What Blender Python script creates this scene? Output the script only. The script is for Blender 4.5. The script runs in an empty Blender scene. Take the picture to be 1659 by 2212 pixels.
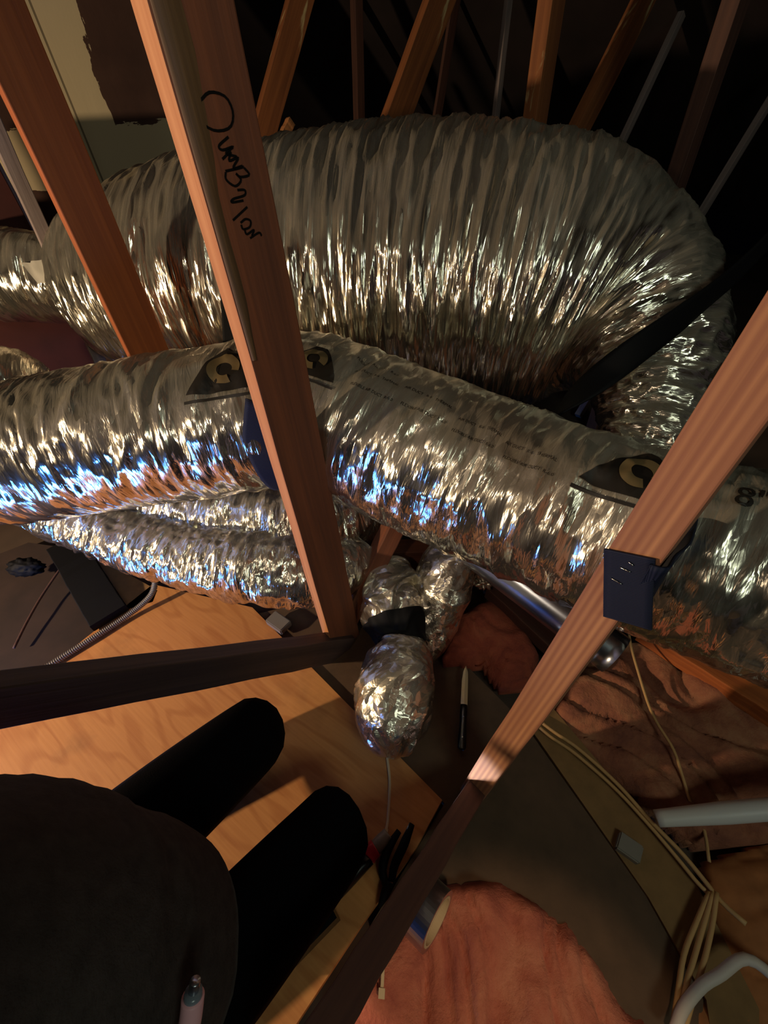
import bpy, bmesh, math, random
import numpy as np
from mathutils import Vector, Matrix, noise as mnoise

SC = bpy.context.scene
COL = SC.collection
random.seed(7)

# ------------------------------------------------------------------ camera
F_PX = 900.0
PITCH, ROLL, CAM_Z = math.radians(42), math.radians(5.2), 1.1
CAM = Vector((0, 0, CAM_Z))
_H = Vector((1, 0, 0))
FWD = Vector((0, math.cos(PITCH), -math.sin(PITCH)))
_U = Vector((0, math.sin(PITCH), math.cos(PITCH)))
RGT = math.cos(ROLL) * _H - math.sin(ROLL) * _U
UPV = math.sin(ROLL) * _H + math.cos(ROLL) * _U
cam_data = bpy.data.cameras.new('camera')
cam = bpy.data.objects.new('camera', cam_data)
COL.objects.link(cam)
m = Matrix((RGT, UPV, -FWD)).transposed().to_4x4()
m.translation = CAM
cam.matrix_world = m
cam_data.sensor_fit = 'VERTICAL'
cam_data.sensor_height = 24.0
cam_data.lens = 24.0 * F_PX / 2212.0
cam_data.clip_start = 0.02
SC.camera = cam

# ------------------------------------------------------------------ world, lights, exposure
w = bpy.data.worlds.new('world')
SC.world = w
w.use_nodes = True
w.node_tree.nodes['Background'].inputs[0].default_value = (0.30, 0.22, 0.25, 1)
w.node_tree.nodes['Background'].inputs[1].default_value = 0.045
SC.view_settings.view_transform = 'Standard'
SC.view_settings.look = 'None'
SC.view_settings.exposure = 0.0
SC.view_settings.gamma = 1.0
SC.view_settings.use_curve_mapping = False


def light(name, kind, loc, energy, color, target=None, **kw):
    d = bpy.data.lights.new(name, kind)
    d.energy = energy
    d.color = color
    for k, v in kw.items():
        setattr(d, k, v)
    o = bpy.data.objects.new(name, d)
    COL.objects.link(o)
    o.location = loc
    if target is not None:
        o.rotation_euler = (Vector(target) - Vector(loc)).to_track_quat('-Z', 'Y').to_euler()
    return o


# warm work lamp standing low on the boards, left of the kneeling person
light('work_lamp', 'SPOT', (-2.25, 0.02, 0.92), 155, (1.0, 0.75, 0.47), (0.3, 0.5, 0.55), spot_size=math.radians(150), spot_blend=0.5, shadow_soft_size=0.04)
# warm head lamp of the kneeling person, turned to the ducts
light('head_lamp', 'SPOT', (-0.36, -0.10, 1.24), 6, (1.0, 0.80, 0.58), (0.10, 0.95, 0.78), spot_size=math.radians(85), spot_blend=0.7, shadow_soft_size=0.03)
# small hand lamp hung behind the viewer, a round pool on the boards and the pink batt
light('hand_lamp', 'SPOT', (0.11, -0.24, 1.0), 9, (1.0, 0.70, 0.42), (0.11, -0.20, 0.0), spot_size=math.radians(40), spot_blend=0.25, shadow_soft_size=0.03)
# cold daylight coming up through the open hatch at the left
light('hatch_daylight', 'AREA', (-1.40, -0.04, 0.02), 16.0, (0.06, 0.28, 1.0), (0.1, 0.75, 0.5), shape='RECTANGLE', size=0.80, size_y=0.30)
# added pale green fill high behind the camera, for bright facets on the foil
light('pale_fill_light', 'AREA', (0.9, -1.3, 2.1), 9.0, (0.86, 1.0, 0.82), (0.5, 0.9, 0.7), shape='RECTANGLE', size=0.75, size_y=0.5)

# ------------------------------------------------------------------ pixel -> place helpers
AX = Vector((0.777, 0.629, 0))          # along the trusses
BX = Vector((0.629, -0.777, 0))         # across the trusses
ZZ = Vector((0, 0, 1))


def ray(x, y):
    return FWD + RGT * ((x - 829.5) / F_PX) + UPV * ((1106 - y) / F_PX)


def PD(x, y, d):
    return CAM + ray(x, y) * d


def PZ(x, y, z=0.0):
    r = ray(x, y)
    return CAM + r * ((z - CAM_Z) / r.z)


def PB(x, y, b):
    r = ray(x, y)
    return CAM + r * (b / r.dot(BX))


# ------------------------------------------------------------------ materials
def lin(c):
    return tuple(((v / 255) / 12.92 if v / 255 <= 0.04045 else ((v / 255 + 0.055) / 1.055) ** 2.4) for v in c) + (1,)


class NT:
    def __init__(self, name):
        self.mat = bpy.data.materials.new(name)
        self.mat.use_nodes = True
        self.t = self.mat.node_tree
        self.t.nodes.clear()
        self.out = self.n('ShaderNodeOutputMaterial')
        self.p = self.n('ShaderNodeBsdfPrincipled')
        self.l(self.p.outputs[0], self.out.inputs[0])

    def n(self, typ, **kw):
        nd = self.t.nodes.new(typ)
        for k, v in kw.items():
            setattr(nd, k, v)
        return nd

    def l(self, a, b):
        self.t.links.new(a, b)

    def coord(self, scale, kind='Object', rot=(0, 0, 0)):
        tc = self.n('ShaderNodeTexCoord')
        mp = self.n('ShaderNodeMapping')
        mp.inputs['Scale'].default_value = scale
        mp.inputs['Rotation'].default_value = rot
        self.l(tc.outputs[kind], mp.inputs[0])
        return mp.outputs[0]

    def noise(self, vec, scale=1.0, detail=4, rough=0.55, dist=0.0):
        nd = self.n('ShaderNodeTexNoise')
        nd.inputs['Scale'].default_value = scale
        nd.inputs['Detail'].default_value = detail
        nd.inputs['Roughness'].default_value = rough
        nd.inputs['Distortion'].default_value = dist
        self.l(vec, nd.inputs['Vector'])
        return nd.outputs['Fac']

    def ramp(self, fac, stops, interp='LINEAR'):
        nd = self.n('ShaderNodeValToRGB')
        nd.color_ramp.interpolation = interp
        el = nd.color_ramp.elements
        while len(el) > len(stops):
            el.remove(el[-1])
        while len(el) < len(stops):
            el.new(0.5)
        for e, (pos, c) in zip(el, stops):
            e.position = pos
            e.color = c if len(c) == 4 else tuple(c) + (1,)
        self.l(fac, nd.inputs[0])
        return nd.outputs[0]

    def mix(self, fac, a, b, mode='MIX'):
        nd = self.n('ShaderNodeMix', data_type='RGBA', blend_type=mode)
        for sock, v in ((nd.inputs[0], fac), (nd.inputs[6], a), (nd.inputs[7], b)):
            if hasattr(v, 'links'):
                self.l(v, sock)
            else:
                sock.default_value = v
        return nd.outputs[2]

    def math(self, op, a, b=0.0):
        nd = self.n('ShaderNodeMath', operation=op)
        for sock, v in ((nd.inputs[0], a), (nd.inputs[1], b)):
            if hasattr(v, 'links'):
                self.l(v, sock)
            else:
                sock.default_value = v
        return nd.outputs[0]

    def bump(self, h, strength=0.5, dist=0.01, prev=None):
        nd = self.n('ShaderNodeBump')
        nd.inputs['Strength'].default_value = strength
        nd.inputs['Distance'].default_value = dist
        self.l(h, nd.inputs['Height'])
        if prev is not None:
            self.l(prev, nd.inputs['Normal'])
        return nd.outputs[0]

    def set(self, **kw):
        for k, v in kw.items():
            s = self.p.inputs[k.replace('_', ' ')]
            if hasattr(v, 'links'):
                self.l(v, s)
            else:
                s.default_value = v
        return self.mat


def wood(name, light_c, dark_c, grain=70, along=2.0, stripes=0.0, stripe_scale=9, paint=None, paint_at=0.62, rough=0.75):
    """timber with the grain running along the local Z axis; paint = colour of old compound smears"""
    k = NT(name)
    v = k.coord((grain, grain, along))
    f = k.noise(v, 1.0, 5, 0.6, 0.3)
    c = k.ramp(f, [(0.3, lin(dark_c)), (0.7, lin(light_c))])
    big = k.noise(k.coord((6, 6, 1.5)), 1.0, 3)
    c = k.mix(0.35, c, k.ramp(big, [(0.35, lin(dark_c)), (0.65, lin(light_c))]))
    if stripes:
        wv = k.n('ShaderNodeTexWave', wave_type='BANDS', bands_direction='X')
        wv.inputs['Scale'].default_value = stripe_scale
        wv.inputs['Distortion'].default_value = 1.1
        wv.inputs['Detail'].default_value = 1.0
        wv.inputs['Detail Scale'].default_value = 0.7
        k.l(k.coord((1, 0.4, 0.12)), wv.inputs['Vector'])
        c = k.mix(k.math('MULTIPLY', wv.outputs['Fac'], stripes), c, lin(dark_c))
    if paint:
        pf = k.noise(k.coord((9, 9, 1.8)), 1.0, 6, 0.6, 0.6)
        c = k.mix(k.ramp(pf, [(paint_at, (0, 0, 0)), (paint_at + 0.05, (1, 1, 1))]), c, lin(paint))
    b = k.bump(f, 0.35, 0.003)
    return k.set(Base_Color=c, Roughness=rough, Normal=b)


def foil(name, tint=(0.86, 0.80, 0.68), rough=0.15, stretch=(70, 9), amp=1.0, dust=0.5, facet=0.42):
    """metallised duct jacket; UV x runs along the duct, y around it, both in metres"""
    k = NT(name)
    sx, sy = stretch
    uv = k.coord((sx, sy, 1), 'UV')
    n1 = k.noise(uv, 1.0, 3, 0.6, 0.8)
    ridge = k.math('ABSOLUTE', k.math('SUBTRACT', n1, 0.5))
    nv = k.n('ShaderNodeTexNoise')
    nv.inputs['Scale'].default_value = 0.7
    nv.inputs['Detail'].default_value = 2
    k.l(uv, nv.inputs['Vector'])
    b1 = k.bump(ridge, 0.45 * amp, 0.012)
    fine = k.noise(k.coord((sx * 3.5, sy * 4, 1), 'UV'), 1.0, 3, 0.6)
    b3 = k.bump(fine, 0.20 * amp, 0.002, b1)

    def tilt(fx, fy, amt, prev):
        """each crumple facet leans its own way"""
        vo = k.n('ShaderNodeTexVoronoi', feature='F1')
        vo.inputs['Scale'].default_value = 1.0
        ad_ = k.n('ShaderNodeVectorMath', operation='MULTIPLY_ADD')
        k.l(nv.outputs['Color'], ad_.inputs[0])
        ad_.inputs[1].default_value = (1.6, 1.2, 0)
        k.l(k.coord((fx, fy, 1), 'UV'), ad_.inputs[2])
        k.l(ad_.outputs[0], vo.inputs['Vector'])
        sb_ = k.n('ShaderNodeVectorMath', operation='SUBTRACT')
        k.l(vo.outputs['Color'], sb_.inputs[0]); sb_.inputs[1].default_value = (0.5, 0.5, 0.5)
        ma = k.n('ShaderNodeVectorMath', operation='MULTIPLY_ADD')
        k.l(sb_.outputs[0], ma.inputs[0]); ma.inputs[1].default_value = (amt,) * 3; k.l(prev, ma.inputs[2])
        nn = k.n('ShaderNodeVectorMath', operation='NORMALIZE')
        k.l(ma.outputs[0], nn.inputs[0])
        return nn.outputs[0]
    b3 = tilt(sx * 0.8, sy * 1.3, facet, b3)
    b3 = tilt(sx * 2.4, sy * 3.2, facet * 0.8, b3)
    # dust lies on what faces up
    g = k.n('ShaderNodeNewGeometry')
    sep = k.n('ShaderNodeSeparateXYZ')
    k.l(g.outputs['Normal'], sep.inputs[0])
    dn = k.noise(k.coord((14, 14, 14)), 1.0, 4)
    up = k.math('ADD', sep.outputs['Z'], k.math('MULTIPLY', k.math('SUBTRACT', dn, 0.5), 0.6))
    df = k.ramp(up, [(0.25, (0, 0, 0)), (0.95, (dust, dust, dust))])
    base = k.mix(df, tint + (1,), lin((118, 98, 66)))
    met = k.math('SUBTRACT', 0.97, k.math('MULTIPLY', df, 0.55))
    rg = k.math('ADD', rough, k.math('MULTIPLY', df, 0.28))
    return k.set(Base_Color=base, Metallic=met, Roughness=rg, Normal=b3)


def plain(name, c, rough=0.6, metal=0.0, bump=0.0, bscale=200, var=0.0, vscale=8, spec=0.5):
    k = NT(name)
    col = lin(c)
    if var:
        f = k.noise(k.coord((vscale,) * 3), 1.0, 5)
        col = k.ramp(f, [(0.3, tuple(x * (1 - var) for x in col[:3])), (0.7, tuple(min(1, x * (1 + var)) for x in col[:3]))])
    kw = dict(Base_Color=col, Roughness=rough, Metallic=metal)
    if bump:
        kw['Normal'] = k.bump(k.noise(k.coord((bscale,) * 3), 1.0, 3), bump, 0.002)
    k.p.inputs['Specular IOR Level'].default_value = spec
    return k.set(**kw)


def webbing(name, c):
    k = NT(name)
    wv = k.n('ShaderNodeTexWave', wave_type='BANDS', bands_direction='Y')
    wv.inputs['Scale'].default_value = 160
    k.l(k.coord((1, 1, 1), 'UV'), wv.inputs['Vector'])
    k.p.inputs['Specular IOR Level'].default_value = 0.25
    return k.set(Base_Color=lin(c), Roughness=0.7, Normal=k.bump(wv.outputs['Fac'], 0.5, 0.001))


def fluff(name, a, b, c3):
    k = NT(name)
    f = k.noise(k.coord((11, 11, 11)), 1.0, 8, 0.65, 0.6)
    f2 = k.noise(k.coord((60, 60, 60)), 1.0, 5, 0.7)
    c = k.ramp(f, [(0.28, lin(b)), (0.5, lin(a)), (0.72, lin(c3))])
    c = k.mix(k.math('MULTIPLY', f2, 0.35), c, lin(b))
    return k.set(Base_Color=c, Roughness=0.95, Normal=k.bump(f2, 0.8, 0.006))


def plywood_mat(name, a, b, rot=0.0):
    k = NT(name)
    v = k.coord((1, 1, 1), 'Object', (0, 0, rot))
    nz = k.n('ShaderNodeTexNoise')
    nz.inputs['Scale'].default_value = 3.0
    nz.inputs['Detail'].default_value = 2
    mp = k.n('ShaderNodeMapping')
    mp.inputs['Scale'].default_value = (0.55, 2.4, 1)
    k.l(v, mp.inputs[0])
    k.l(mp.outputs[0], nz.inputs['Vector'])
    rings = k.math('SINE', k.math('MULTIPLY', nz.outputs['Fac'], 60.0))
    mp2 = k.n('ShaderNodeMapping')
    mp2.inputs['Scale'].default_value = (6, 160, 20)
    k.l(v, mp2.inputs[0])
    f = k.noise(mp2.outputs[0], 1.0, 4)
    c = k.ramp(rings, [(0.1, lin(a)), (0.95, lin(b))])
    c = k.mix(0.45, c, k.ramp(f, [(0.3, lin(b)), (0.7, lin(a))]))
    dirt = k.noise(k.coord((5, 5, 5)), 1.0, 5)
    c = k.mix(k.ramp(dirt, [(0.55, (0, 0, 0)), (0.8, (0.5, 0.5, 0.5))]), c, lin((92, 62, 36)))
    return k.set(Base_Color=c, Roughness=0.7, Normal=k.bump(f, 0.15, 0.001))


M = {}
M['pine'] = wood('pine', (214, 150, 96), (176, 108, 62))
M['pine_dark'] = wood('dark_pine', (132, 74, 44), (84, 47, 32))  # brown braces, and the post's wide face with its shade in the tone
M['pine_red'] = wood('red_pine', (196, 106, 48), (140, 70, 32), 60, 1.6)
M['pine_stripe'] = wood('striped_pine', (200, 142, 98), (138, 86, 64), 60, 1.2, 0.75, 34)
M['pine_smear'] = wood('smeared_pine', (168, 102, 56), (116, 66, 38), 50, 1.6, paint=(214, 188, 136), paint_at=0.6)
M['grey_wood'] = wood('grey_wood', (170, 152, 148), (120, 104, 102))
M['brace_wood'] = wood('dark_brace_wood', (84, 62, 54), (52, 36, 34))  # dark grey-brown wood of the left brace
M['bark'] = wood('bark_edge', (112, 82, 50), (62, 44, 30), 90, 3)
M['dark_wood'] = wood('dark_brown_wood', (98, 62, 48), (66, 40, 34))
M['foil_big'] = foil('large_duct_jacket', stretch=(70, 5), amp=0.8, dust=0.6, facet=0.27)
M['foil_mid'] = foil('duct_jacket', stretch=(48, 9), amp=0.7, dust=0.55, facet=0.24)
M['foil_low'] = foil('crumpled_duct_jacket', stretch=(70, 14), amp=1.0, dust=0.35, facet=0.36)
M['foil_wrap'] = foil('foil_wrap', stretch=(34, 26), amp=0.8, dust=0.35, rough=0.22, facet=0.5)
M['black_strap'] = webbing('blue_lit_webbing', (20, 26, 50))  # black straps, with the cold blue light tinted into their colour
M['black'] = plain('matt_black', (12, 11, 14), 0.7, spec=0.2)
M['black_gloss'] = plain('black_plastic', (14, 14, 16), 0.3)
M['ink'] = plain('black_print', (26, 20, 14), 0.55)
M['ink_tan'] = plain('unprinted_jacket', (130, 110, 76), 0.5, 0.4)
M['pen'] = plain('black_pen', (14, 12, 12), 0.8, spec=0.1)
M['zinc'] = plain('galvanised_steel', (190, 195, 205), 0.28, 1.0, 0.05, 60)
M['steel'] = plain('bright_steel', (215, 214, 205), 0.22, 1.0)
M['paper'] = plain('pale_label_paper', (178, 172, 160), 0.7)
M['pvc'] = plain('white_plastic', (212, 206, 196), 0.45)
M['tie'] = plain('nylon', (206, 178, 138), 0.5)
M['cable'] = plain('tan_cable_sheath', (196, 152, 98), 0.6)
M['cable_white'] = plain('grey_white_cable', (205, 190, 178), 0.6)
M['trouser'] = plain('black_cloth', (7, 6, 9), 0.95, bump=0.4, bscale=500, spec=0.05)
M['jacket'] = plain('charcoal_knit', (62, 56, 54), 0.95, bump=0.6, bscale=350, var=0.2, vscale=60, spec=0.05)
M['skin'] = plain('skin', (196, 142, 112), 0.55)
M['hair'] = plain('dark_hair', (40, 28, 22), 0.6)
M['ply'] = plywood_mat('plywood', (208, 142, 78), (184, 116, 58), math.radians(38))
M['board'] = plain('brown_hardboard', (88, 66, 48), 0.85, var=0.15, vscale=25, bump=0.2, bscale=120)
M['board_light'] = plain('tan_board', (134, 100, 60), 0.85, var=0.12, vscale=30, bump=0.2, bscale=120)
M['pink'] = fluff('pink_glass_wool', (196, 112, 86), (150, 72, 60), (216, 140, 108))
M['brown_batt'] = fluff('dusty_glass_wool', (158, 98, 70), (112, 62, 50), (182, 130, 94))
M['kraft'] = plain('kraft_facing', (168, 104, 58), 0.85, var=0.2, vscale=18, bump=0.25, bscale=80)
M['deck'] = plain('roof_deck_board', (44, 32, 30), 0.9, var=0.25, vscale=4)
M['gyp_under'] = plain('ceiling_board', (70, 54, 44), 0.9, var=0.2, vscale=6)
M['red'] = plain('red_plastic', (190, 30, 48), 0.4)
M['pinklabel'] = plain('pink_white_label', (226, 170, 178), 0.5)
M['grey'] = plain('grey_metal', (140, 132, 122), 0.5, 0.3)


def wall_mat():
    """brown board paper with pale jointing compound trowelled over a tall seam and a level seam"""
    k = NT('compound_smeared_board')
    tc = k.n('ShaderNodeTexCoord')
    sep = k.n('ShaderNodeSeparateXYZ')
    k.l(tc.outputs['Object'], sep.inputs[0])
    n1 = k.noise(k.coord((9, 9, 2.2)), 1.0, 6, 0.65, 0.4)
    n2 = k.noise(k.coord((3, 3, 9)), 1.0, 6, 0.65, 0.4)
    ax = k.math('ABSOLUTE', sep.outputs['X'])
    az = k.math('ABSOLUTE', sep.outputs['Z'])
    fv = k.math('LESS_THAN', k.math('ADD', ax, k.math('MULTIPLY', k.math('SUBTRACT', n1, 0.5), 0.24)), 0.15)
    fh = k.math('LESS_THAN', k.math('ADD', az, k.math('MULTIPLY', k.math('SUBTRACT', n2, 0.5), 0.22)), 0.10)
    f = k.math('MAXIMUM', fv, fh)
    c = k.mix(f, k.ramp(k.noise(k.coord((5, 5, 5)), 1, 4), [(0.3, lin((72, 48, 42))), (0.7, lin((92, 64, 54)))]), lin((226, 206, 168)))
    seam = k.math('LESS_THAN', ax, 0.004)
    c = k.mix(k.math('MULTIPLY', seam, 0.7), c, lin((60, 44, 30)))
    return k.set(Base_Color=c, Roughness=0.9, Normal=k.bump(n1, 0.3, 0.004))


# ------------------------------------------------------------------ object helpers
def tag(o, label=None, cat=None, group=None, kind=None):
    if label: o['label'] = label
    if cat: o['category'] = cat
    if group: o['group'] = group
    if kind: o['kind'] = kind
    return o


def empty(name, loc, label, cat, group=None):
    o = bpy.data.objects.new(name, None)
    o.empty_display_size = 0.02
    COL.objects.link(o)
    o.location = loc
    return tag(o, label, cat, group)


def link(name, me, mat, parent=None, mw=None, smooth=True):
    o = bpy.data.objects.new(name, me)
    COL.objects.link(o)
    for mt in (mat if isinstance(mat, (list, tuple)) else [mat]):
        me.materials.append(mt)
    if smooth:
        me.polygons.foreach_set('use_smooth', [True] * len(me.polygons))
    if mw is not None:
        o.matrix_world = mw
    if parent is not None:
        o.parent = parent
        pm = parent.matrix_world if parent.type != 'EMPTY' else Matrix.Translation(parent.location)
        o.matrix_parent_inverse = pm.inverted()
    return o


def pymesh(name, verts, faces, uvs=None):
    me = bpy.data.meshes.new(name)
    me.from_pydata([tuple(v) for v in verts], [], faces)
    if uvs is not None:
        lay = me.uv_layers.new(name='UVMap')
        idx = np.empty(len(me.loops), dtype=np.int32)
        me.loops.foreach_get('vertex_index', idx)
        lay.data.foreach_set('uv', np.asarray(uvs, dtype=np.float32)[idx].ravel())
    me.update()
    return me


def frame_mat(p, x, y, z):
    mm = Matrix((x, y, z)).transposed().to_4x4()
    mm.translation = p
    return mm


def beam_mesh(name, sx, sy, L, seed=0, taper=1.0, bev=0.0025, seg=14, wob=0.0012):
    """sawn timber, local Z along it; slightly uneven arrises"""
    rnd = random.Random(seed)
    prof = []
    hx, hy = sx / 2, sy / 2
    for cx, cy in ((1, 1), (-1, 1), (-1, -1), (1, -1)):
        a0 = {(1, 1): 0, (-1, 1): 90, (-1, -1): 180, (1, -1): 270}[(cx, cy)]
        for a in (0, 45, 90):
            r = math.radians(a0 + a)
            prof.append((cx * (hx - bev) + bev * math.cos(r), cy * (hy - bev) + bev * math.sin(r)))
    n = len(prof)
    vs, fs = [], []
    for i in range(seg + 1):
        t = i / seg
        s = 1 + (taper - 1) * t
        ox, oy = rnd.uniform(-wob, wob), rnd.uniform(-wob, wob)
        for x, y in prof:
            vs.append((x * s + ox, y * s + oy, t * L))
    for i in range(seg):
        for j in range(n):
            a, b = i * n + j, i * n + (j + 1) % n
            fs.append((a, b, b + n, a + n))
    fs.append(tuple(reversed(range(n))))
    fs.append(tuple(range(seg * n, seg * n + n)))
    return pymesh(name, vs, fs)


def timber(name, p0, p1, mat, label=None, cat='timber', group=None, sx=0.042, sy=0.095, xdir=None, parent=None, seed=1, kind=None, taper=1.0):
    p0, p1 = Vector(p0), Vector(p1)
    z = (p1 - p0).normalized()
    x = Vector(xdir if xdir is not None else BX)
    x = (x - z * x.dot(z)).normalized()
    y = z.cross(x)
    o = link(name, beam_mesh(name, sx, sy, (p1 - p0).length, seed, taper), mat, parent, frame_mat(p0, x, y, z), smooth=False)
    if label:
        tag(o, label, cat, group, kind)
    return o


def catmull(pts, n):
    P = np.array([list(p) for p in pts], float)
    P = np.vstack([2 * P[0] - P[1], P, 2 * P[-1] - P[-2]])
    out = []
    m_ = len(P) - 3
    for u in np.linspace(0, m_ - 1e-9, n):
        i = int(u); t = u - i
        a, b, c, d = P[i:i + 4]
        out.append(0.5 * ((2 * b) + (-a + c) * t + (2 * a - 5 * b + 4 * c - d) * t ** 2 + (-a + 3 * b - 3 * c + d) * t ** 3))
    return np.array(out)


def resample(P, n):
    d = np.r_[0, np.cumsum(np.linalg.norm(np.diff(P[:, :3], axis=0), axis=1))]
    s = np.linspace(0, d[-1], n)
    return np.stack([np.interp(s, d, P[:, k]) for k in range(P.shape[1])], 1), s


def vnoise(x, y, seed, py=None):
    """value noise; y optionally periodic with an integer period"""
    rng = np.random.RandomState(seed)
    T = rng.rand(512, 512)
    xi, yi = np.floor(x).astype(int), np.floor(y).astype(int)
    fx, fy = x - xi, y - yi
    fx = fx * fx * (3 - 2 * fx); fy = fy * fy * (3 - 2 * fy)
    x1, y1 = xi + 1, yi + 1
    if py:
        yi, y1 = yi % py, y1 % py
    g = lambda a, b: T[a % 512, b % 512]
    return (g(xi, yi) * (1 - fx) + g(x1, yi) * fx) * (1 - fy) + (g(xi, y1) * (1 - fx) + g(x1, y1) * fx) * fy


class Duct:
    """flexible duct: list of (point, radius); UV in metres; crumpled jacket as real relief"""

    def __init__(self, pts, ds=0.005, arc=0.012, crease=0.008, fine=0.003, rib=0.0, kf=(22, 5), shear=0.0, seed=1, squash=1.0, front=None):
        raw = catmull([tuple(p) + (r,) for p, r in pts], 400)
        L = np.linalg.norm(np.diff(raw[:, :3], axis=0), axis=1).sum()
        n = max(20, int(L / ds))
        P, s = resample(raw, n)
        self.C, self.R, self.s = P[:, :3], P[:, 3], s
        T = np.gradient(self.C, s, axis=0)
        T /= np.linalg.norm(T, axis=1)[:, None]
        up = np.array([0, 0, 1.0])
        N = up - T * (T @ up)[:, None]
        bad = np.linalg.norm(N, axis=1) < 0.25
        if bad.any() or front is not None:
            f0 = np.array(front if front is not None else (0, -1, 0), float)
            N = np.cross(T, np.cross(f0, T)); N = np.cross(T, np.cross(N, T))
        N /= np.linalg.norm(N, axis=1)[:, None]
        Fr = np.cross(T, N)
        if (Fr.mean(0) @ np.array([0, -1, -0.2])) < 0:
            Fr = -Fr
        self.T, self.N, self.Fr = T, N, Fr
        self.m = max(24, int(2 * math.pi * self.R.max() / arc))
        self.kw = (crease, fine, rib, kf, shear, seed, squash)

    def disp(self, s, th):
        crease, fine, rib, (ks, kt), shear, seed, _ = self.kw
        t = th / (2 * math.pi)
        ss = s + shear * np.sin(th)
        w = vnoise(ss * 9, t * 6, seed + 5, 6)
        x = ss * ks + 2.2 * w
        a = vnoise(x, t * kt, seed, kt)
        d = crease * (1 - np.abs(2 * a - 1) * 1.6)
        b = vnoise(ss * ks * 2.7 + 3 * w, t * kt * 3, seed + 1, kt * 3)
        d = d + fine * (1 - 2 * np.abs(2 * b - 1))
        c = vnoise(ss * 6.0, t * 4, seed + 2, 4)
        d = d + (c - 0.5) * crease * 1.6
        if rib:
            d = d + rib * (np.abs(np.sin(ss * math.pi / 0.045)) - 0.6)
        return d

    def at(self, s, th, off=0.0):
        s = np.asarray(s, float); th = np.asarray(th, float)
        I = lambda A: np.stack([np.interp(s, self.s, A[:, k]) for k in range(3)], -1)
        r = np.interp(s, self.s, self.R) + self.disp(s, th) + off
        return I(self.C) + r[..., None] * (np.cos(th)[..., None] * I(self.N) * self.kw[6] + np.sin(th)[..., None] * I(self.Fr))

    def mesh(self, name, caps=True, s0=None, s1=None, off=0.0):
        sv = self.s if s0 is None else np.linspace(s0, s1, 40)
        n, m_ = len(sv), self.m
        th = np.linspace(0, 2 * math.pi, m_ + 1)
        S, TH = np.meshgrid(sv, th, indexing='ij')
        V = self.at(S, TH, off)
        V[:, -1] = V[:, 0]
        verts = V.reshape(-1, 3)
        uv = np.stack([S, TH * float(self.R.mean())], -1).reshape(-1, 2)
        i, j = np.meshgrid(np.arange(n - 1), np.arange(m_), indexing='ij')
        a = (i * (m_ + 1) + j).ravel()
        flip = (np.cross(self.N[0], self.Fr[0]) @ self.T[0]) > 0
        q = np.stack([a, a + 1, a + m_ + 2, a + m_ + 1], 1) if not flip else np.stack([a, a + m_ + 1, a + m_ + 2, a + 1], 1)
        faces = [tuple(f) for f in q]
        if caps:
            faces.append(tuple(range(0, m_)))
            faces.append(tuple((n - 1) * (m_ + 1) + k for k in range(m_)))
        return pymesh(name, verts, faces, uv)

    def near(self, px, py, off=0.0):
        """the (s, theta) on the camera-facing side nearest to the ray through a pixel"""
        r = np.array(ray(px, py)); r /= np.linalg.norm(r); c = np.array(CAM)
        S, TH = np.meshgrid(np.linspace(self.s[0], self.s[-1], 220), np.linspace(0, 2 * math.pi, 120, endpoint=False), indexing='ij')
        V = self.at(S, TH)
        q = V - c
        al = q @ r
        dist = np.linalg.norm(q - al[..., None] * r, axis=-1)
        cost = dist + 0.02 * al
        k = np.unravel_index(np.argmin(cost), cost.shape)
        return S[k], TH[k]


def tube(name, pts, r, mat, parent=None, label=None, cat=None, group=None, n=None, sides=10, ridge=0.0, ridge_n=0, radii=None):
    Pk = catmull(pts, 160)
    L = np.linalg.norm(np.diff(Pk, axis=0), axis=1).sum()
    n = n or max(12, int(L / 0.012))
    if ridge_n:
        n = ridge_n * 4
    P, s = resample(Pk, n)
    T = np.gradient(P, axis=0); T /= np.linalg.norm(T, axis=1)[:, None] + 1e-12
    ref = np.array([0.31, 0.17, 0.93])
    N = ref - T * (T @ ref)[:, None]; N /= np.linalg.norm(N, axis=1)[:, None]
    Bn = np.cross(T, N)
    vs, fs, uv = [], [], []
    for i in range(n):
        rr = r if radii is None else float(np.interp(i / (n - 1), np.linspace(0, 1, len(radii)), radii))
        if ridge_n:
            rr += ridge * (1 if i % 4 in (1, 2) else -1)
        for j in range(sides):
            a = 2 * math.pi * j / sides
            vs.append(P[i] + rr * (math.cos(a) * N[i] + math.sin(a) * Bn[i])); uv.append((s[i], a * r))
    for i in range(n - 1):
        for j in range(sides):
            a, b = i * sides + j, i * sides + (j + 1) % sides
            fs.append((a, b, b + sides, a + sides))
    fs.append(tuple(reversed(range(sides))))
    fs.append(tuple((n - 1) * sides + j for j in range(sides)))
    o = link(name, pymesh(name, vs, fs, uv), mat, parent)
    if label: tag(o, label, cat, group)
    return o


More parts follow.
